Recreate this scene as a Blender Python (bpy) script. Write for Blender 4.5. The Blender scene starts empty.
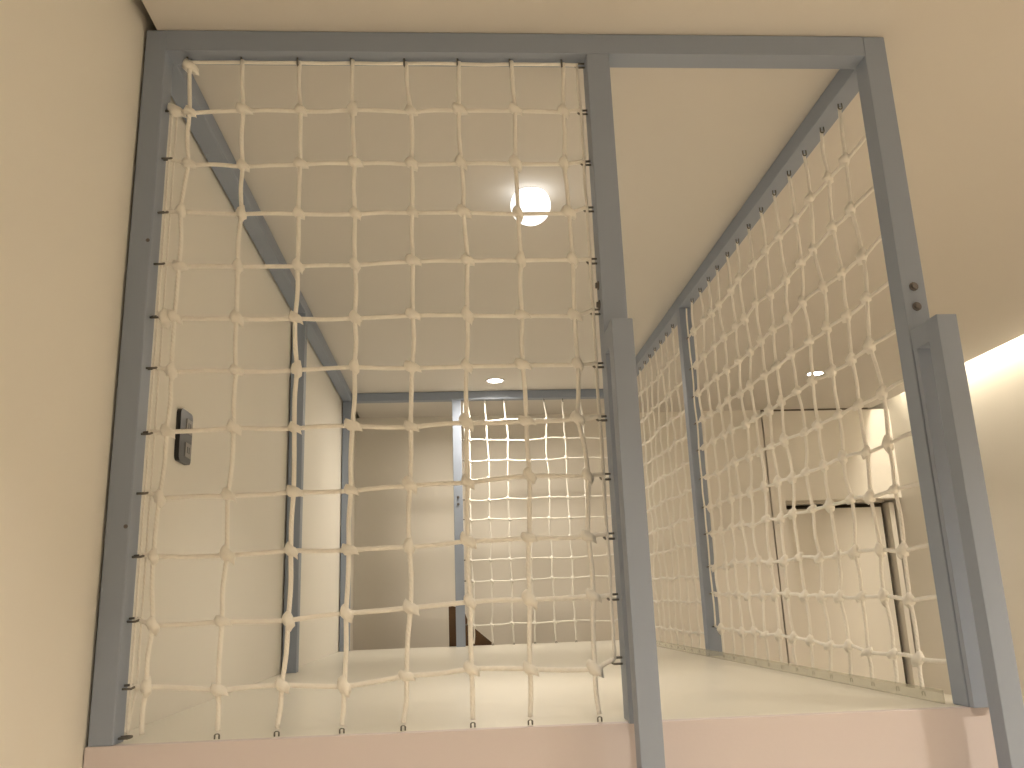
import bpy, bmesh, math, random
from mathutils import Vector, Matrix
random.seed(7)

# ------------------------------------------------------------------ camera, world, exposure
ZP = 1.20            # height of the loft platform above the room floor
HC = ZP + 1.50       # ceiling height
sc = bpy.context.scene
col = sc.collection
cam_d = bpy.data.cameras.new('camera')
cam = bpy.data.objects.new('camera', cam_d)
col.objects.link(cam)
CAM_R, CAM_U, CAM_F = (0.997550, -0.060782, -0.034646), (0.018318, -0.251029, 0.967806), (0.067523, 0.966069, 0.249300)
cam.matrix_world = Matrix((
    (CAM_R[0], CAM_U[0], -CAM_F[0], 0.6712),
    (CAM_R[1], CAM_U[1], -CAM_F[1], -1.7013),
    (CAM_R[2], CAM_U[2], -CAM_F[2], ZP + 0.2261),
    (0, 0, 0, 1)))
cam_d.sensor_width = 36
cam_d.lens = 856.58 * 36 / 1024
cam_d.clip_start = .01
sc.camera = cam
w = bpy.data.worlds.new('world'); sc.world = w
w.use_nodes = True
w.node_tree.nodes['Background'].inputs[0].default_value = (1, .86, .68, 1)
w.node_tree.nodes['Background'].inputs[1].default_value = 0.0
vs = sc.view_settings
vs.view_transform = 'Standard'; vs.look = 'None'; vs.gamma = 1; vs.use_curve_mapping = False
vs.exposure = -0.28
LIGHT_COL = (1.0, .89, .735)

# ------------------------------------------------------------------ materials
def mat(name, colr, rough=.6, metal=0, bump=0, bscale=60, vary=0, vscale=4, coat=0, spec=.5):
    m = bpy.data.materials.new(name); m.use_nodes = True
    nt = m.node_tree; b = nt.nodes['Principled BSDF']
    b.inputs['Base Color'].default_value = (*colr, 1)
    b.inputs['Roughness'].default_value = rough
    b.inputs['Metallic'].default_value = metal
    b.inputs['Specular IOR Level'].default_value = spec
    if coat:
        b.inputs['Coat Weight'].default_value = coat; b.inputs['Coat Roughness'].default_value = .12
    tc = nt.nodes.new('ShaderNodeTexCoord')
    if vary:
        n = nt.nodes.new('ShaderNodeTexNoise'); n.inputs['Scale'].default_value = vscale; n.inputs['Detail'].default_value = 4
        nt.links.new(tc.outputs['Object'], n.inputs['Vector'])
        mx = nt.nodes.new('ShaderNodeMix'); mx.data_type = 'RGBA'
        mx.inputs[6].default_value = (*[c * (1 - vary) for c in colr], 1)
        mx.inputs[7].default_value = (*[min(1, c * (1 + vary)) for c in colr], 1)
        nt.links.new(n.outputs['Fac'], mx.inputs[0]); nt.links.new(mx.outputs[2], b.inputs['Base Color'])
    if bump:
        n2 = nt.nodes.new('ShaderNodeTexNoise'); n2.inputs['Scale'].default_value = bscale; n2.inputs['Detail'].default_value = 3
        nt.links.new(tc.outputs['Object'], n2.inputs['Vector'])
        bp = nt.nodes.new('ShaderNodeBump'); bp.inputs['Strength'].default_value = bump; bp.inputs['Distance'].default_value = .002
        nt.links.new(n2.outputs['Fac'], bp.inputs['Height']); nt.links.new(bp.outputs['Normal'], b.inputs['Normal'])
    return m
def emit(name, colr, s):
    m = bpy.data.materials.new(name); m.use_nodes = True
    nt = m.node_tree; nt.nodes.clear()
    e = nt.nodes.new('ShaderNodeEmission'); o = nt.nodes.new('ShaderNodeOutputMaterial')
    e.inputs[0].default_value = (*colr, 1); e.inputs[1].default_value = s
    nt.links.new(e.outputs[0], o.inputs[0]); return m
def rope_mat():
    m = mat('rope_fibre', (.95, .92, .86), .85, vary=.06, vscale=30, spec=.2)
    nt = m.node_tree; b = nt.nodes['Principled BSDF']
    uv = nt.nodes.new('ShaderNodeUVMap'); sx = nt.nodes.new('ShaderNodeSeparateXYZ')
    nt.links.new(uv.outputs[0], sx.inputs[0])
    a = nt.nodes.new('ShaderNodeMath'); a.operation = 'MULTIPLY'; a.inputs[1].default_value = 3 * 2 * math.pi
    c = nt.nodes.new('ShaderNodeMath'); c.operation = 'MULTIPLY_ADD'; c.inputs[1].default_value = 620
    s = nt.nodes.new('ShaderNodeMath'); s.operation = 'SINE'
    nt.links.new(sx.outputs[0], a.inputs[0]); nt.links.new(sx.outputs[1], c.inputs[0]); nt.links.new(a.outputs[0], c.inputs[2])
    nt.links.new(c.outputs[0], s.inputs[0])
    bp = nt.nodes.new('ShaderNodeBump'); bp.inputs['Strength'].default_value = .2; bp.inputs['Distance'].default_value = .002
    nt.links.new(s.outputs[0], bp.inputs['Height']); nt.links.new(bp.outputs[0], b.inputs['Normal'])
    return m
def clear_mat():
    m = mat('acrylic', (.62, .60, .48), .25)
    nt = m.node_tree; b = nt.nodes['Principled BSDF']; o = nt.nodes['Material Output']
    t = nt.nodes.new('ShaderNodeBsdfTransparent'); mx = nt.nodes.new('ShaderNodeMixShader'); mx.inputs[0].default_value = .38
    nt.links.new(t.outputs[0], mx.inputs[1]); nt.links.new(b.outputs[0], mx.inputs[2]); nt.links.new(mx.outputs[0], o.inputs[0])
    return m
M_WALL = mat('wall_paint', (.86, .83, .765), .8, bump=.12, bscale=220, vary=.015, vscale=2, spec=.2)
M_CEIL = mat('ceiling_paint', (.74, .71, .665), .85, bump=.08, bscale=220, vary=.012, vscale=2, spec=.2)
M_PANEL = mat('wall_cladding', (.85, .81, .74), .55, bump=.05, bscale=120, vary=.03, vscale=3, spec=.3)
M_FLOOR = mat('floor_laminate', (.62, .52, .40), .5, vary=.15, vscale=5)
M_DECK = mat('white_laminate', (.79, .76, .68), .32, vary=.015, vscale=3, spec=.45)
M_FASCIA = mat('fascia_paint', (.70, .63, .635), .7, bump=.08, bscale=150, vary=.015, vscale=3)
M_STEEL = mat('grey_painted_steel', (.31, .36, .455), .48, bump=.06, bscale=160, vary=.04, vscale=9)
M_HOOK = mat('zinc_hook', (.20, .19, .17), .4, metal=.6)
M_BOLT = mat('bolt_steel', (.16, .145, .14), .4, metal=.5)
M_BLACK = mat('black_plastic', (.012, .012, .013), .35, vary=.1, vscale=40)
M_GREYP = mat('grey_socket_plastic', (.26, .25, .24), .5, vary=.05, vscale=30)
M_WOOD = mat('brown_wood', (.115, .06, .025), .55, bump=.2, bscale=40, vary=.35, vscale=14)
M_DARK = mat('gap_dark', (.17, .14, .105), .9)
M_WHITE = mat('white_plastic', (.85, .83, .80), .5)
M_LED = emit('led_lens', (1, .95, .86), 30)
M_GLARE = emit('glare_globe', (1, .97, .91), 2.6)  # glare of the overexposed downlight, given body as a glowing globe
M_ROPE = rope_mat()
M_ACRYL = clear_mat()

# ------------------------------------------------------------------ helpers
def obj(name, bm, m, parent=None, smooth=False):
    me = bpy.data.meshes.new(name)
    bm.normal_update(); bm.to_mesh(me); bm.free()
    if smooth: me.shade_smooth()
    me.materials.append(m)
    o = bpy.data.objects.new(name, me); col.objects.link(o)
    if parent is not None:
        o.parent = parent; o.matrix_parent_inverse = Matrix.Translation(-parent.location)
    return o
def thing(name, label, cat, loc, group=None):
    o = bpy.data.objects.new(name, None); col.objects.link(o)
    o.empty_display_size = .05; o.location = loc
    o['label'] = label; o['category'] = cat
    if group: o['group'] = group
    return o
def tag(o, label, cat, group=None):
    o['label'] = label; o['category'] = cat
    if group: o['group'] = group
    return o
def struct(o, label, cat):
    o['kind'] = 'structure'; o['label'] = label; o['category'] = cat; return o
def box(bm, a, b, bevel=0):
    vs_ = [bm.verts.new((x, y, z)) for x in (a[0], b[0]) for y in (a[1], b[1]) for z in (a[2], b[2])]
    fs = [bm.faces.new([vs_[i] for i in f]) for f in ((0,1,3,2),(4,6,7,5),(0,4,5,1),(2,3,7,6),(0,2,6,4),(1,5,7,3))]
    if bevel:
        es = list({e for f in fs for e in f.edges})
        bmesh.ops.bevel(bm, geom=es, offset=bevel, segments=2, affect='EDGES', profile=.5)
    return bm
def bx(a, b, bevel=0): return box(bmesh.new(), a, b, bevel)
def catmull(P, n=4):
    P = [Vector(p) for p in P]; out = []
    for i in range(len(P) - 1):
        p0 = P[i-1] if i else P[0]*2 - P[1]; p1 = P[i]; p2 = P[i+1]; p3 = P[i+2] if i + 2 < len(P) else P[-1]*2 - P[-2]
        for k in range(n):
            t = k / n
            out.append(.5*((2*p1) + (p2-p0)*t + (2*p0-5*p1+4*p2-p3)*t*t + (3*p1-p0-3*p2+p3)*t**3))
    out.append(P[-1]); return out
def tube(bm, path, r, sides=8, caps=True):
    uvl = bm.loops.layers.uv.verify()
    path = [Vector(p) for p in path]; n = len(path)
    t0 = (path[1]-path[0]).normalized()
    nrm = t0.orthogonal().normalized(); rings = []; L = [0]
    for i in range(1, n): L.append(L[-1] + (path[i]-path[i-1]).length)
    for i in range(n):
        t = (path[min(i+1, n-1)] - path[max(i-1, 0)]).normalized()
        nrm = (nrm - t*nrm.dot(t)).normalized(); bi = t.cross(nrm)
        rr = r[i] if isinstance(r, (list, tuple)) else r
        rings.append([bm.verts.new(path[i] + (nrm*math.cos(2*math.pi*k/sides) + bi*math.sin(2*math.pi*k/sides))*rr) for k in range(sides)])
    for i in range(n-1):
        for k in range(sides):
            k2 = (k+1) % sides
            f = bm.faces.new((rings[i][k], rings[i][k2], rings[i+1][k2], rings[i+1][k]))
            for lp, uv in zip(f.loops, ((k/sides, L[i]), ((k+1)/sides, L[i]), ((k+1)/sides, L[i+1]), (k/sides, L[i+1]))): lp[uvl].uv = uv
    if caps:
        bm.faces.new(list(reversed(rings[0]))); bm.faces.new(rings[-1])
    return bm
def disc(bm, c, r0, r1, z0, z1, seg=32):
    """ring between radii r0<r1 and heights z0<z1 around c (r0=0 gives a solid disc)"""
    lo = [[bm.verts.new((c[0]+r*math.cos(2*math.pi*k/seg), c[1]+r*math.sin(2*math.pi*k/seg), z)) for k in range(seg)] for r, z in ((r1, z1), (r1, z0))]
    for k in range(seg):
        k2 = (k+1) % seg; bm.faces.new((lo[0][k], lo[1][k], lo[1][k2], lo[0][k2]))
    if r0 <= 0:
        bm.faces.new(list(reversed(lo[1]))); bm.faces.new(lo[0]); return bm
    li = [[bm.verts.new((c[0]+r0*math.cos(2*math.pi*k/seg), c[1]+r0*math.sin(2*math.pi*k/seg), z)) for k in range(seg)] for z in (z1, z0)]
    for k in range(seg):
        k2 = (k+1) % seg
        bm.faces.new((li[0][k], li[0][k2], li[1][k2], li[1][k]))
        bm.faces.new((lo[1][k], li[1][k], li[1][k2], lo[1][k2])); bm.faces.new((lo[0][k], lo[0][k2], li[0][k2], li[0][k]))
    return bm

# ------------------------------------------------------------------ room shell
YB, XR, YF = 4.10, 3.77, -2.70      # far wall, right wall, wall behind the viewer
struct(obj('floor', bx((-.15, YF-.15, -.1), (XR+.15, YB+.5, 0)), M_FLOOR), 'brown laminate floor of the room under the loft', 'floor')
struct(obj('ceiling', bx((.022, YF, HC), (3.645, YB+.0, HC+.10)), M_CEIL), 'beige painted ceiling above the loft and corridor', 'ceiling')
struct(obj('ceiling_slab', bx((-.15, YF-.15, HC+.34), (XR+.15, YB+.5, HC+.44)), M_CEIL), 'upper slab above the dropped ceiling and its light cove', 'ceiling')
struct(obj('wall_left', bx((-.15, YF-.15, 0), (-.006, YB+.3, HC+.34)), M_WALL), 'plain beige wall on the left carrying the black socket', 'wall')
struct(obj('wall_right', bx((XR, YF-.15, 0), (XR+.15, YB+.5, HC+.34)), M_WALL), 'cream wall on the right washed by the cove light', 'wall')
struct(obj('wall_front', bx((-.006, YF-.15, 0), (XR, YF, HC+.34)), M_WALL), 'beige wall behind the viewer', 'wall')
wb = struct(obj('wall_back', bx((-.006, YB+.30, 0), (XR, YB+.42, HC+.34)), M_DARK), 'far beige panelled wall with a recessed door at the right', 'wall')
DX0, DZ = 2.94, ZP + .855           # door recess: left edge, head height
obj('panel', bx((-.006, YB, 0), (2.832, YB+.30, HC)), M_PANEL, wb)
obj('panel', bx((2.842, YB, 0), (DX0, YB+.30, HC-.012)), M_PANEL, wb)
obj('panel', bx((DX0, YB, DZ), (XR, YB+.30, HC-.012)), M_PANEL, wb)
dr = struct(obj('door_1', bx((DX0+.03, YB+.16, 0), (XR-.078, YB+.20, DZ-.044), .002), M_PANEL), 'flat beige door set back in the far wall', 'door')
f = bmesh.new()
box(f, (DX0, YB+.13, 0), (DX0+.028, YB+.24, DZ)); obj('door_frame', f, M_PANEL, dr)
obj('door_frame', bx((XR-.048, YB+.10, 0), (XR-.014, YB+.20, DZ-.02)), M_PANEL, dr)
obj('door_frame', bx((DX0+.028, YB+.16, DZ-.012), (XR-.048, YB+.24, DZ)), M_PANEL, dr)
# cove light: LED strip fixed along the edge of the dropped ceiling, facing the right wall
cv = thing('cove_light', 'glowing cove light along the ceiling edge by the right wall', 'cove light', (3.66, .7, HC+.04))
obj('led_profile', bx((3.655, YF+.05, HC+.215), (3.765, YB-.05, HC+.235)), M_WHITE, cv)
obj('led_strip', bx((3.665, YF+.06, HC+.212), (3.755, YB-.28, HC+.215)), emit('cove_led', (1, .88, .68), 44), cv)
obj('mounting_rail', bx((3.69, YF+.05, HC+.235), (3.71, YB-.05, HC+.34)), M_WHITE, cv)

# ------------------------------------------------------------------ ceiling downlights
def downlight(x, y, label, power, glare_dome=False, group='round ceiling downlights', tint=LIGHT_COL, size=.045, spread=105):
    t = thing('ceiling_downlight', label, 'downlight', (x, y, HC), group)
    b = bmesh.new(); disc(b, (x, y), size*.55 if glare_dome else size, size*.72 if glare_dome else size+.012, HC-.006, HC, 40); obj('trim_ring', b, M_WHITE, t, False)
    b = bmesh.new()
    if glare_dome:
        bmesh.ops.create_uvsphere(b, u_segments=32, v_segments=20, radius=size+.002)  # globe shape stands in for the glare around a flush downlight
        for v in b.verts: v.co.z *= 1.0; v.co += Vector((x, y, HC-.045))
        bmesh.ops.delete(b, geom=[v for v in b.verts if v.co.z > HC-.001], context='VERTS')
        obj('lens', b, M_GLARE, t, True)
    else:
        disc(b, (x, y), 0, size, HC-.004, HC-.001, 40); obj('lens', b, M_LED, t)
    ld = bpy.data.lights.new('downlight_lamp', 'AREA'); ld.shape = 'DISK'; ld.size = .03 if glare_dome else size*2
    ld.energy = power; ld.color = tint; ld.spread = math.radians(spread)
    lo = bpy.data.objects.new('lamp', ld); col.objects.link(lo); lo.parent = t; lo.location = (0, 0, -.045-size-.004 if glare_dome else -.012)
    return t
downlight(.925, .79, 'bright ceiling downlight above the front rope net, its glare shaped as a globe', 5, glare_dome=True, size=.062, spread=100)
downlight(.911, 3.134, 'small ceiling downlight just before the far grey beam', 14, spread=168)
downlight(2.819, 3.105, 'small ceiling downlight seen through the right hand net', 4.5)
downlight(2.82, .88, 'added ceiling downlight, unseen beyond the right frame edge', 1.5)  # unseen lamp, added to help the soft light in the room
downlight(.95, -1.36, 'added ceiling downlight, unseen behind the viewer over the left half', 16, spread=108)  # lamp added behind the camera for soft frontal light
downlight(2.82, -1.36, 'added ceiling downlight, unseen behind the viewer over the right half', 42, spread=122, size=.07)  # unseen, added as the stronger soft light from the front right

# ------------------------------------------------------------------ loft platform
ZD = ZP + .004                      # walking surface
pl = thing('loft_platform', 'raised white loft platform with smooth laminate top and pale fascia', 'platform', (.87, 1.75, 0))
obj('deck', bx((-.004, .018, ZP-.05), (1.735, 3.49, ZD), .0015), M_DECK, pl)
obj('fascia', bx((-.004, -.002, ZP-.22), (1.735, .018, ZD), .0015), M_FASCIA, pl)
obj('side_apron', bx((1.717, .018, ZP-.22), (1.735, 3.47, ZP-.05)), M_FASCIA, pl)
obj('back_apron', bx((-.004, 3.47, ZP-.22), (1.735, 3.49, ZP-.05)), M_FASCIA, pl)
for x, y in ((.004, .03), (1.65, .03), (.004, 3.40), (1.65, 3.40)):
    obj('leg', bx((x, y, 0), (x+.06, y+.06, ZP-.05), .002), M_STEEL, pl)
obj('edge_strip', bx((1.636, .062, ZD), (1.640, 3.37, ZD+.026)), M_ACRYL, pl)['label'] = 'low translucent strip along the right edge'

# ------------------------------------------------------------------ steel guard frame
T, B = .0532, .0513                 # tube width, beam height
W, XM, XBM = 1.7031, .988, .657     # right outer face, front middle post, back middle post
YM, YK = 1.757, 3.384               # side middle posts, back posts
fr = thing('guard_frame', 'grey painted square tube steel frame standing around the loft platform', 'frame', (.85, 1.7, ZD))
TOP = HC - .002
def post(x, y, wdt=T, z1=None, dp=T): return obj('post', bx((x, y, ZD), (x+wdt, y+dp, z1 or TOP-B), .0025), M_STEEL, fr)
LP = .045                           # front left post is a little slimmer
post(0, 0, LP, TOP); post(XM, 0); post(W-T, 0, T, TOP)
post(0, YM+.004); post(W-T, YM)
post(0, YK); post(XBM, YK); post(W-T, YK)
obj('beam', bx((LP, 0, TOP-B), (W-T, T, TOP), .0008), M_STEEL, fr)
obj('beam', bx((0, T, TOP-B), (T, YK, TOP), .0025), M_STEEL, fr)
obj('beam', bx((W-T, T, TOP-B), (W, YK, TOP), .0025), M_STEEL, fr)
obj('beam', bx((0, YK, TOP-B), (W, YK+T, TOP), .0025), M_STEEL, fr)
# screw hooks that carry the nets (one mesh, shared)
hb = bmesh.new()
HR, HL = .0055, .016                # U-shaped wire hook: two prongs leaving the steel along local +X
tube(hb, [(-.004, -HR, 0), (HL*.6, -HR, 0)] + [(HL + HR*math.sin(a), -HR*math.cos(a), .004*math.sin(a/2)) for a in [k*math.pi/6 for k in range(0, 7)]] + [(HL*.6, HR, .004), (-.004, HR, .003)], .0024, 6)
hm = bpy.data.meshes.new('hook'); hb.to_mesh(hm); hb.free(); hm.shade_smooth(); hm.materials.append(M_HOOK)
def hook(p, direction, roll=0):
    o = bpy.data.objects.new('hook', hm); col.objects.link(o); o.parent = fr
    o.matrix_parent_inverse = Matrix.Translation(-fr.location)
    q = Vector((1, 0, 0)).rotation_difference(Vector(direction))
    o.location = p; o.rotation_mode = 'QUATERNION'
    from mathutils import Quaternion
    o.rotation_quaternion = Quaternion(Vector(direction), roll) @ q
    return o
# small bolts
def bolt(p, direction, parent, r=.0085, h=.007):
    d = Vector(direction); b = bmesh.new()
    tube(b, [Vector(p), Vector(p)+d*h*.35, Vector(p)+d*h*.4, Vector(p)+d*h], [r, r, r*.7, r*.62], 12)
    return obj('bolt', b, M_BOLT, parent)
for z in (.853, .812): bolt((XBM+T/2, YK, ZP+z), (0, -1, 0), fr, .008)
for x, z in ((.038, .99), (.038, .397)): bolt((x, 0, ZP+z), (0, -1, 0), fr, .004, .003)

# ------------------------------------------------------------------ ladder: two rails hung in front of the posts
ld = thing('ladder', 'grey steel ladder rails bolted to the front posts of the loft', 'ladder', (1.33, -.09, 0))
for x in (XM-.004, W-T+.001):
    obj('stile', bx((x, -.108, 0), (x+.043, -.066, ZP+.768), .002), M_STEEL, ld)
    obj('top_arm', bx((x+.001, -.066, ZP+.722), (x+.042, -.001, ZP+.766), .0015), M_STEEL, ld)
    obj('mounting_plate', bx((x+.001, -.018, ZD), (x+.042, -.003, ZP+.722), .001), M_STEEL, ld)
    obj('lower_bracket', bx((x+.004, -.066, ZP-.20), (x+.039, -.003, ZP-.16), .001), M_STEEL, ld)
for z in (.22, .46, .70, .94):
    obj('rung', bx((XM+.039, -.105, z), (W-T+.001, -.069, z+.03), .002), M_STEEL, ld)
for z in (.868, .822): bolt((W-T/2, 0, ZP+z), (0, -1, 0), ld, .010)
for z in (.890, .846): bolt((XM, .030, ZP+z), (-1, 0, 0), ld, .010)

# ------------------------------------------------------------------ rope nets
RR = .0047
def knot_mesh(r=.0125):
    b = bmesh.new()
    bmesh.ops.create_icosphere(b, subdivisions=2, radius=1)
    for v in b.verts:
        x, y, z = v.co
        k = 1 + .26*math.sin(4.1*x + 5.3*z + .6) * math.cos(3.7*z - 2.3*x) + .15*math.sin(6*x - 5*z + 2*y)
        v.co = Vector((x*.92 - .32*z, y*.88, z*1.02 - .28*x)) * r * k
    me = bpy.data.meshes.new('knot'); b.to_mesh(me); b.free(); me.shade_smooth(); me.materials.append(M_ROPE); return me
KN = [knot_mesh(.0155), knot_mesh(.0142)]
KS = knot_mesh(.0118)
def knot(p, parent, rz=0, i=0, s=1.0):
    o = bpy.data.objects.new('knot', KN[i % 2]); col.objects.link(o); o.parent = parent
    o.matrix_parent_inverse = Matrix.Translation(-parent.location)
    o.location = p; o.rotation_euler = (random.uniform(-.25, .25), random.uniform(-.6, .6), rz + random.uniform(-.3, .3))
    o.scale = (s, s, s*random.uniform(.9, 1.12)); return o
def knots_joined(pts, parent, rz):
    b = bmesh.new()
    for p in pts:
        n0 = len(b.verts); b.from_mesh(KS); b.verts.ensure_lookup_table()
        mtx = Matrix.Translation(p) @ Matrix.Rotation(rz + random.uniform(-.3, .3), 4, 'Z')
        for v in b.verts[n0:]: v.co = mtx @ v.co
    o = obj('knots', b, M_ROPE, parent, True); o['kind'] = 'stuff'; return o
def rope(name, pts, parent, r=RR, n=5, jit=.0, sides=8):
    b = bmesh.new(); tube(b, catmull(pts, n), r, sides); return obj(name, b, M_ROPE, parent, True)
def wob(p, axis, a=.0035):
    q = list(p)
    for k in range(3):
        if k != axis: q[k] += random.uniform(-a, a)
    return tuple(q)
def strung(P, axis, a=.003):
    """control points with a slightly wandering mid-point between neighbouring knots"""
    out = []
    for i, p in enumerate(P):
        out.append(p)
        if i + 1 < len(P):
            m = tuple((p[k] + P[i+1][k]) / 2 for k in range(3)); out.append(wob(m, axis, a))
    return out

# front net: knot positions (x, height above platform) as the net hangs, row by row
FRONT=[
 [(0.090,1.430),(0.207,1.439),(0.334,1.440),(0.454,1.441),(0.575,1.439),(0.696,1.440),(0.817,1.441),(0.938,1.439)],
 [(0.098,1.308),(0.214,1.316),(0.340,1.313),(0.455,1.317),(0.585,1.314),(0.694,1.320),(0.821,1.316),(0.932,1.314)],
 [(0.101,1.183),(0.217,1.180),(0.342,1.183),(0.461,1.185),(0.586,1.185),(0.696,1.183),(0.818,1.185),(0.927,1.183)],
 [(0.093,1.069),(0.221,1.063),(0.342,1.063),(0.463,1.064),(0.587,1.064),(0.699,1.066),(0.819,1.062),(0.932,1.062)],
 [(0.096,0.943),(0.219,0.941),(0.344,0.941),(0.464,0.943),(0.588,0.951),(0.705,0.951),(0.821,0.950),(0.935,0.951)],
 [(0.094,0.828),(0.221,0.825),(0.341,0.825),(0.465,0.824),(0.587,0.827),(0.702,0.827),(0.819,0.824),(0.932,0.823)],
 [(0.094,0.713),(0.225,0.711),(0.347,0.713),(0.466,0.715),(0.585,0.712),(0.698,0.714),(0.816,0.713),(0.933,0.713)],
 [(0.095,0.586),(0.225,0.592),(0.346,0.589),(0.463,0.591),(0.581,0.587),(0.696,0.592),(0.819,0.593),(0.927,0.596)],
 [(0.088,0.454),(0.221,0.455),(0.348,0.459),(0.461,0.459),(0.579,0.466),(0.695,0.469),(0.821,0.479),(0.941,0.476)],
 [(0.084,0.341),(0.223,0.339),(0.346,0.344),(0.459,0.341),(0.577,0.344),(0.693,0.352),(0.815,0.354),(0.934,0.353)],
 [(0.093,0.212),(0.222,0.214),(0.346,0.212),(0.455,0.221),(0.579,0.227),(0.695,0.234),(0.812,0.234),(0.938,0.237)],
 [(0.089,0.101),(0.220,0.090),(0.337,0.094),(0.453,0.087),(0.571,0.101),(0.695,0.109),(0.807,0.105),(0.933,0.100)],
 [(0.084,0.007),(0.221,0.008),(0.330,0.008),(0.450,0.002),(0.564,0.003),(0.695,0.005),(0.804,0.002),(0.937,0.004)],
]

YN = .030
LH = [1.311, 1.193, 1.066, .947, .829, .718, .583, .462, .340, .221, .100]
RH = [1.314, 1.185, 1.071, .947, .830, .711, .596, .473, .353, .234, .113]
fn = thing('rope_net', 'white knotted rope net filling the front opening left of the ladder', 'net', (.52, YN, ZD), 'white rope safety nets')
NR, NC = len(FRONT), len(FRONT[0])
yo = [[YN + random.uniform(-.004, .004) for c in range(NC)] for r in range(NR)]
for c in range(NC):
    P = [(FRONT[r][c][0], yo[r][c] - .003, ZP + FRONT[r][c][1]) for r in range(NR)]
    P[-1] = (P[-1][0], YN, ZD + .014)
    rope('vertical_rope', strung(P, 2), fn)
for r in range(1, NR-1):
    P = [(.062, YN, ZP + LH[r-1] + .003)] + [(FRONT[r][c][0], yo[r][c] + .003, ZP + FRONT[r][c][1]) for c in range(NC)] + [(.972, YN, ZP + RH[r-1] + .004)]
    rope('horizontal_rope', strung(P, 0, .0022), fn)
    for c in range(NC): knot((FRONT[r][c][0], yo[r][c] - .002, ZP + FRONT[r][c][1]), fn, 0, r + c)
for p in ((.090, YN, ZP+1.425), (.066, YN, ZP+1.313), (.074, YN, ZP+.829)): knot(p, fn, 0, 0, 1.1)
# border cords laced through the hooks
rope('edge_cord', strung([(.086, YN, HC-B-.012)] + [(FRONT[0][c][0], YN, HC-B-.011) for c in range(1, NC)] + [(.972, YN, HC-B-.012)], 0, .001), fn, .0042)
for dx in (0, .008):
    rope('edge_cord', strung([(.060 + dx, YN - .003 + dx, ZP+z+.004) for i, z in enumerate(LH)] + [(.058, YN, ZD+.016)], 2, .0006), fn, .0026)
rope('edge_cord', strung([(.970, YN, HC-B-.014)] + [(.973, YN, ZP+z+.003) for z in RH], 2, .0015), fn, .0034)
for z in LH + [.012]: hook((LP, YN, ZP+z), (1, 0, 0), random.uniform(-.3, .3))
for z in [1.436] + RH: hook((XM, YN, ZP+z), (-1, 0, 0), random.uniform(-.3, .3))
for c in range(NC): hook((FRONT[0][c][0] - .004, YN, TOP-B), (0, 0, -1), random.uniform(-.3, .3))
for c in range(NC):
    if c: 
        hook((FRONT[-1][c][0], YN, ZD), (0, 0, 1), math.pi/2).scale = (.42, .7, .5)

# nets on the right hand side: they run in depth
ROWS = [1.292, 1.151, 1.028, .912, .795, .676, .557, .446, .315, .208, .080]
def side_net(label, ys, y0, y1, joined, lift):
    X = W - T/2
    n = thing('rope_net', label, 'net', (X, (y0+y1)/2, ZD), 'white rope safety nets')
    zf = lambda r, y: ZP + ROWS[r] + lift(r) * (y - y0) / (y1 - y0)
    K = [[(X + random.uniform(-.006, .006), y + random.uniform(-.009, .009), zf(r, y) + random.uniform(-.006, .006)) for y in ys] for r in range(11)]
    for c, y in enumerate(ys):
        P = [(X, y, HC-B-.012)] + [K[r][c] for r in range(11)] + [(X, y + .006, ZD+.014)]
        rope('vertical_rope', strung(P, 2, .004), n)
    for r in range(11):
        P = [(X, y0 + .014, zf(r, y0)+.004)] + [(k[0]+.004, k[1], k[2]) for k in K[r]] + [(X, y1 - .014, zf(r, y1)+.004)]
        rope('horizontal_rope', strung(P, 1, .003), n)
        hook((X, y0, zf(r, y0)), (0, 1, 0), random.uniform(-.3, .3)); hook((X, y1, zf(r, y1)), (0, -1, 0), random.uniform(-.3, .3))
    if joined: knots_joined([k for row in K for k in row], n, math.pi/2)
    else:
        for r in range(11):
            for c, k in enumerate(K[r]): knot((k[0]-.002, k[1], k[2]), n, math.pi/2, r + c)
    for e, s in ((y0, 1), (y1, -1)):
        rope('edge_cord', strung([(X, e + s*.018, HC-B-.012)] + [(X + random.uniform(-.002, .002), e + s*(.016 + .006*(r % 2)), zf(r, e)) for r in range(11)], 2, .002), n, .0036)
    for y in ys:
        hook((X, y - .004, TOP-B), (0, 0, -1), math.pi/2).scale = (.75, .75, .75); hook((X, y + .004, ZD), (0, 0, 1), 0).scale = (.42, .7, .5)
    return n
YS1 = [.205, .318, .440, .558, .681, .800, .924, 1.045, 1.162, 1.290, 1.408, 1.528, 1.650]
side_net('white knotted rope net on the right between ladder post and middle post', YS1, T, YM, False, lambda r: .012 + .022*(r/10))
YS2 = [YM + T + .06 + .1215*k for k in range(13)]
side_net('densely foreshortened white rope net beyond the right middle post', YS2, YM+T, YK, True, lambda r: .015)

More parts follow.
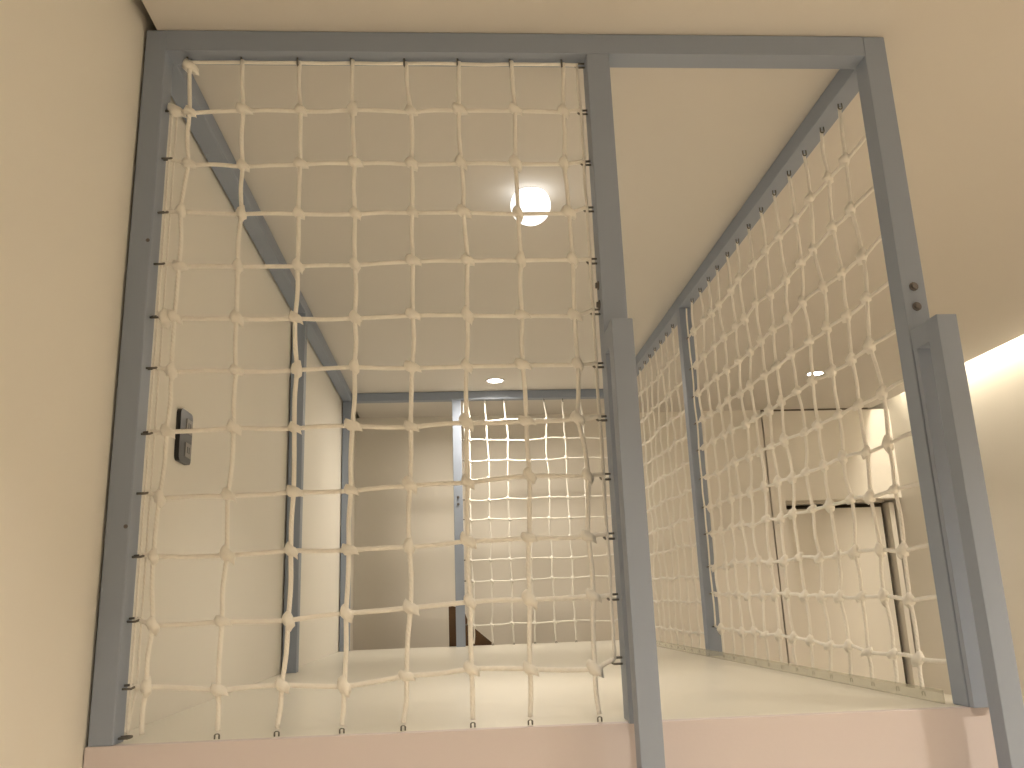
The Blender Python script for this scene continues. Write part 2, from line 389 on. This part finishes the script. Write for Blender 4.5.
# back net, right part of the far opening
BX = [.757, .867, .986, 1.108, 1.230, 1.346, 1.454, 1.566]
BZ = [1.319, 1.197, 1.072, .959, .837, .721, .603, .485, .366, .248, .122]
YN2 = YK + T/2
bn = thing('rope_net', 'white rope net filling the far end beside the open gap', 'net', (1.18, YN2, ZD), 'white rope safety nets')
K = [[(x + random.uniform(-.006, .006), YN2 + random.uniform(-.004, .004), ZP + z + random.uniform(-.006, .006)) for x in BX] for z in BZ]
for c, x in enumerate(BX):
    rope('vertical_rope', strung([(x - .01, YN2, HC-B-.012)] + [K[r][c] for r in range(11)] + [(x, YN2, ZD+.014)], 2, .004), bn)
    hook((x - .01, YN2, TOP-B), (0, 0, -1)); hook((x, YN2, ZD), (0, 0, 1), math.pi/2).scale = (.42, .7, .5)
for r in range(11):
    P = [(XBM+T+.014, YN2, ZP+BZ[r]+.004)] + [(k[0], k[1]+.004, k[2]) for k in K[r]] + [(W-T-.014, YN2, ZP+BZ[r]+.004)]
    rope('horizontal_rope', strung(P, 0, .003), bn)
    hook((XBM+T, YN2, ZP+BZ[r]), (1, 0, 0)); hook((W-T, YN2, ZP+BZ[r]), (-1, 0, 0))
knots_joined([k for row in K for k in row], bn, 0)
rope('edge_cord', strung([(XBM+T+.016, YN2, ZP+1.43)] + [(XBM+T+.016 + .005*(r % 2), YN2, ZP+BZ[r]) for r in range(11)], 2, .002), bn, .0036)

# ------------------------------------------------------------------ black socket plate on the left wall
sk = thing('wall_socket', 'black vertical double socket plate on the left wall', 'socket', (-.006, .436, ZP+.657))
sb = bx((-.006, .388, ZP+.592), (.005, .484, ZP+.722), 0)
bmesh.ops.bevel(sb, geom=[e for e in sb.edges if abs(e.verts[0].co.x - e.verts[1].co.x) > .005], offset=.014, segments=4, affect='EDGES', profile=.5)
obj('plate', sb, M_BLACK, sk)
for z0, z1 in ((.668, .704), (.608, .644)):
    m_ = obj('socket_insert', bx((.003, .432, ZP+z0), (.007, .478, ZP+z1), .001), M_GREYP, sk)
    for k in range(2):
        obj('slot', bx((.0068, .444 + .014*k, ZP+z0+.010), (.0076, .449 + .014*k, ZP+z1-.010)), M_BLACK, m_)

# ------------------------------------------------------------------ brown wooden wedge behind the far frame
wd = bmesh.new()
pro = [(.615, .0), (.615, .235), (.70, .215), (.735, .125), (.865, .015), (.865, .0)]
ys = (3.575, 3.61)
A = [wd.verts.new((x, ys[0], ZP + z if z else 0)) for x, z in pro]; Bv = [wd.verts.new((x, ys[1], ZP + z if z else 0)) for x, z in pro]
wd.faces.new(A); wd.faces.new(list(reversed(Bv)))
for i in range(len(pro)): wd.faces.new((A[i], Bv[i], Bv[(i+1) % len(pro)], A[(i+1) % len(pro)]))
bmesh.ops.recalc_face_normals(wd, faces=wd.faces)
tag(obj('wooden_stair_panel', wd, M_WOOD), 'dark brown wooden panel with sloping edge behind the far grey post', 'wooden panel')
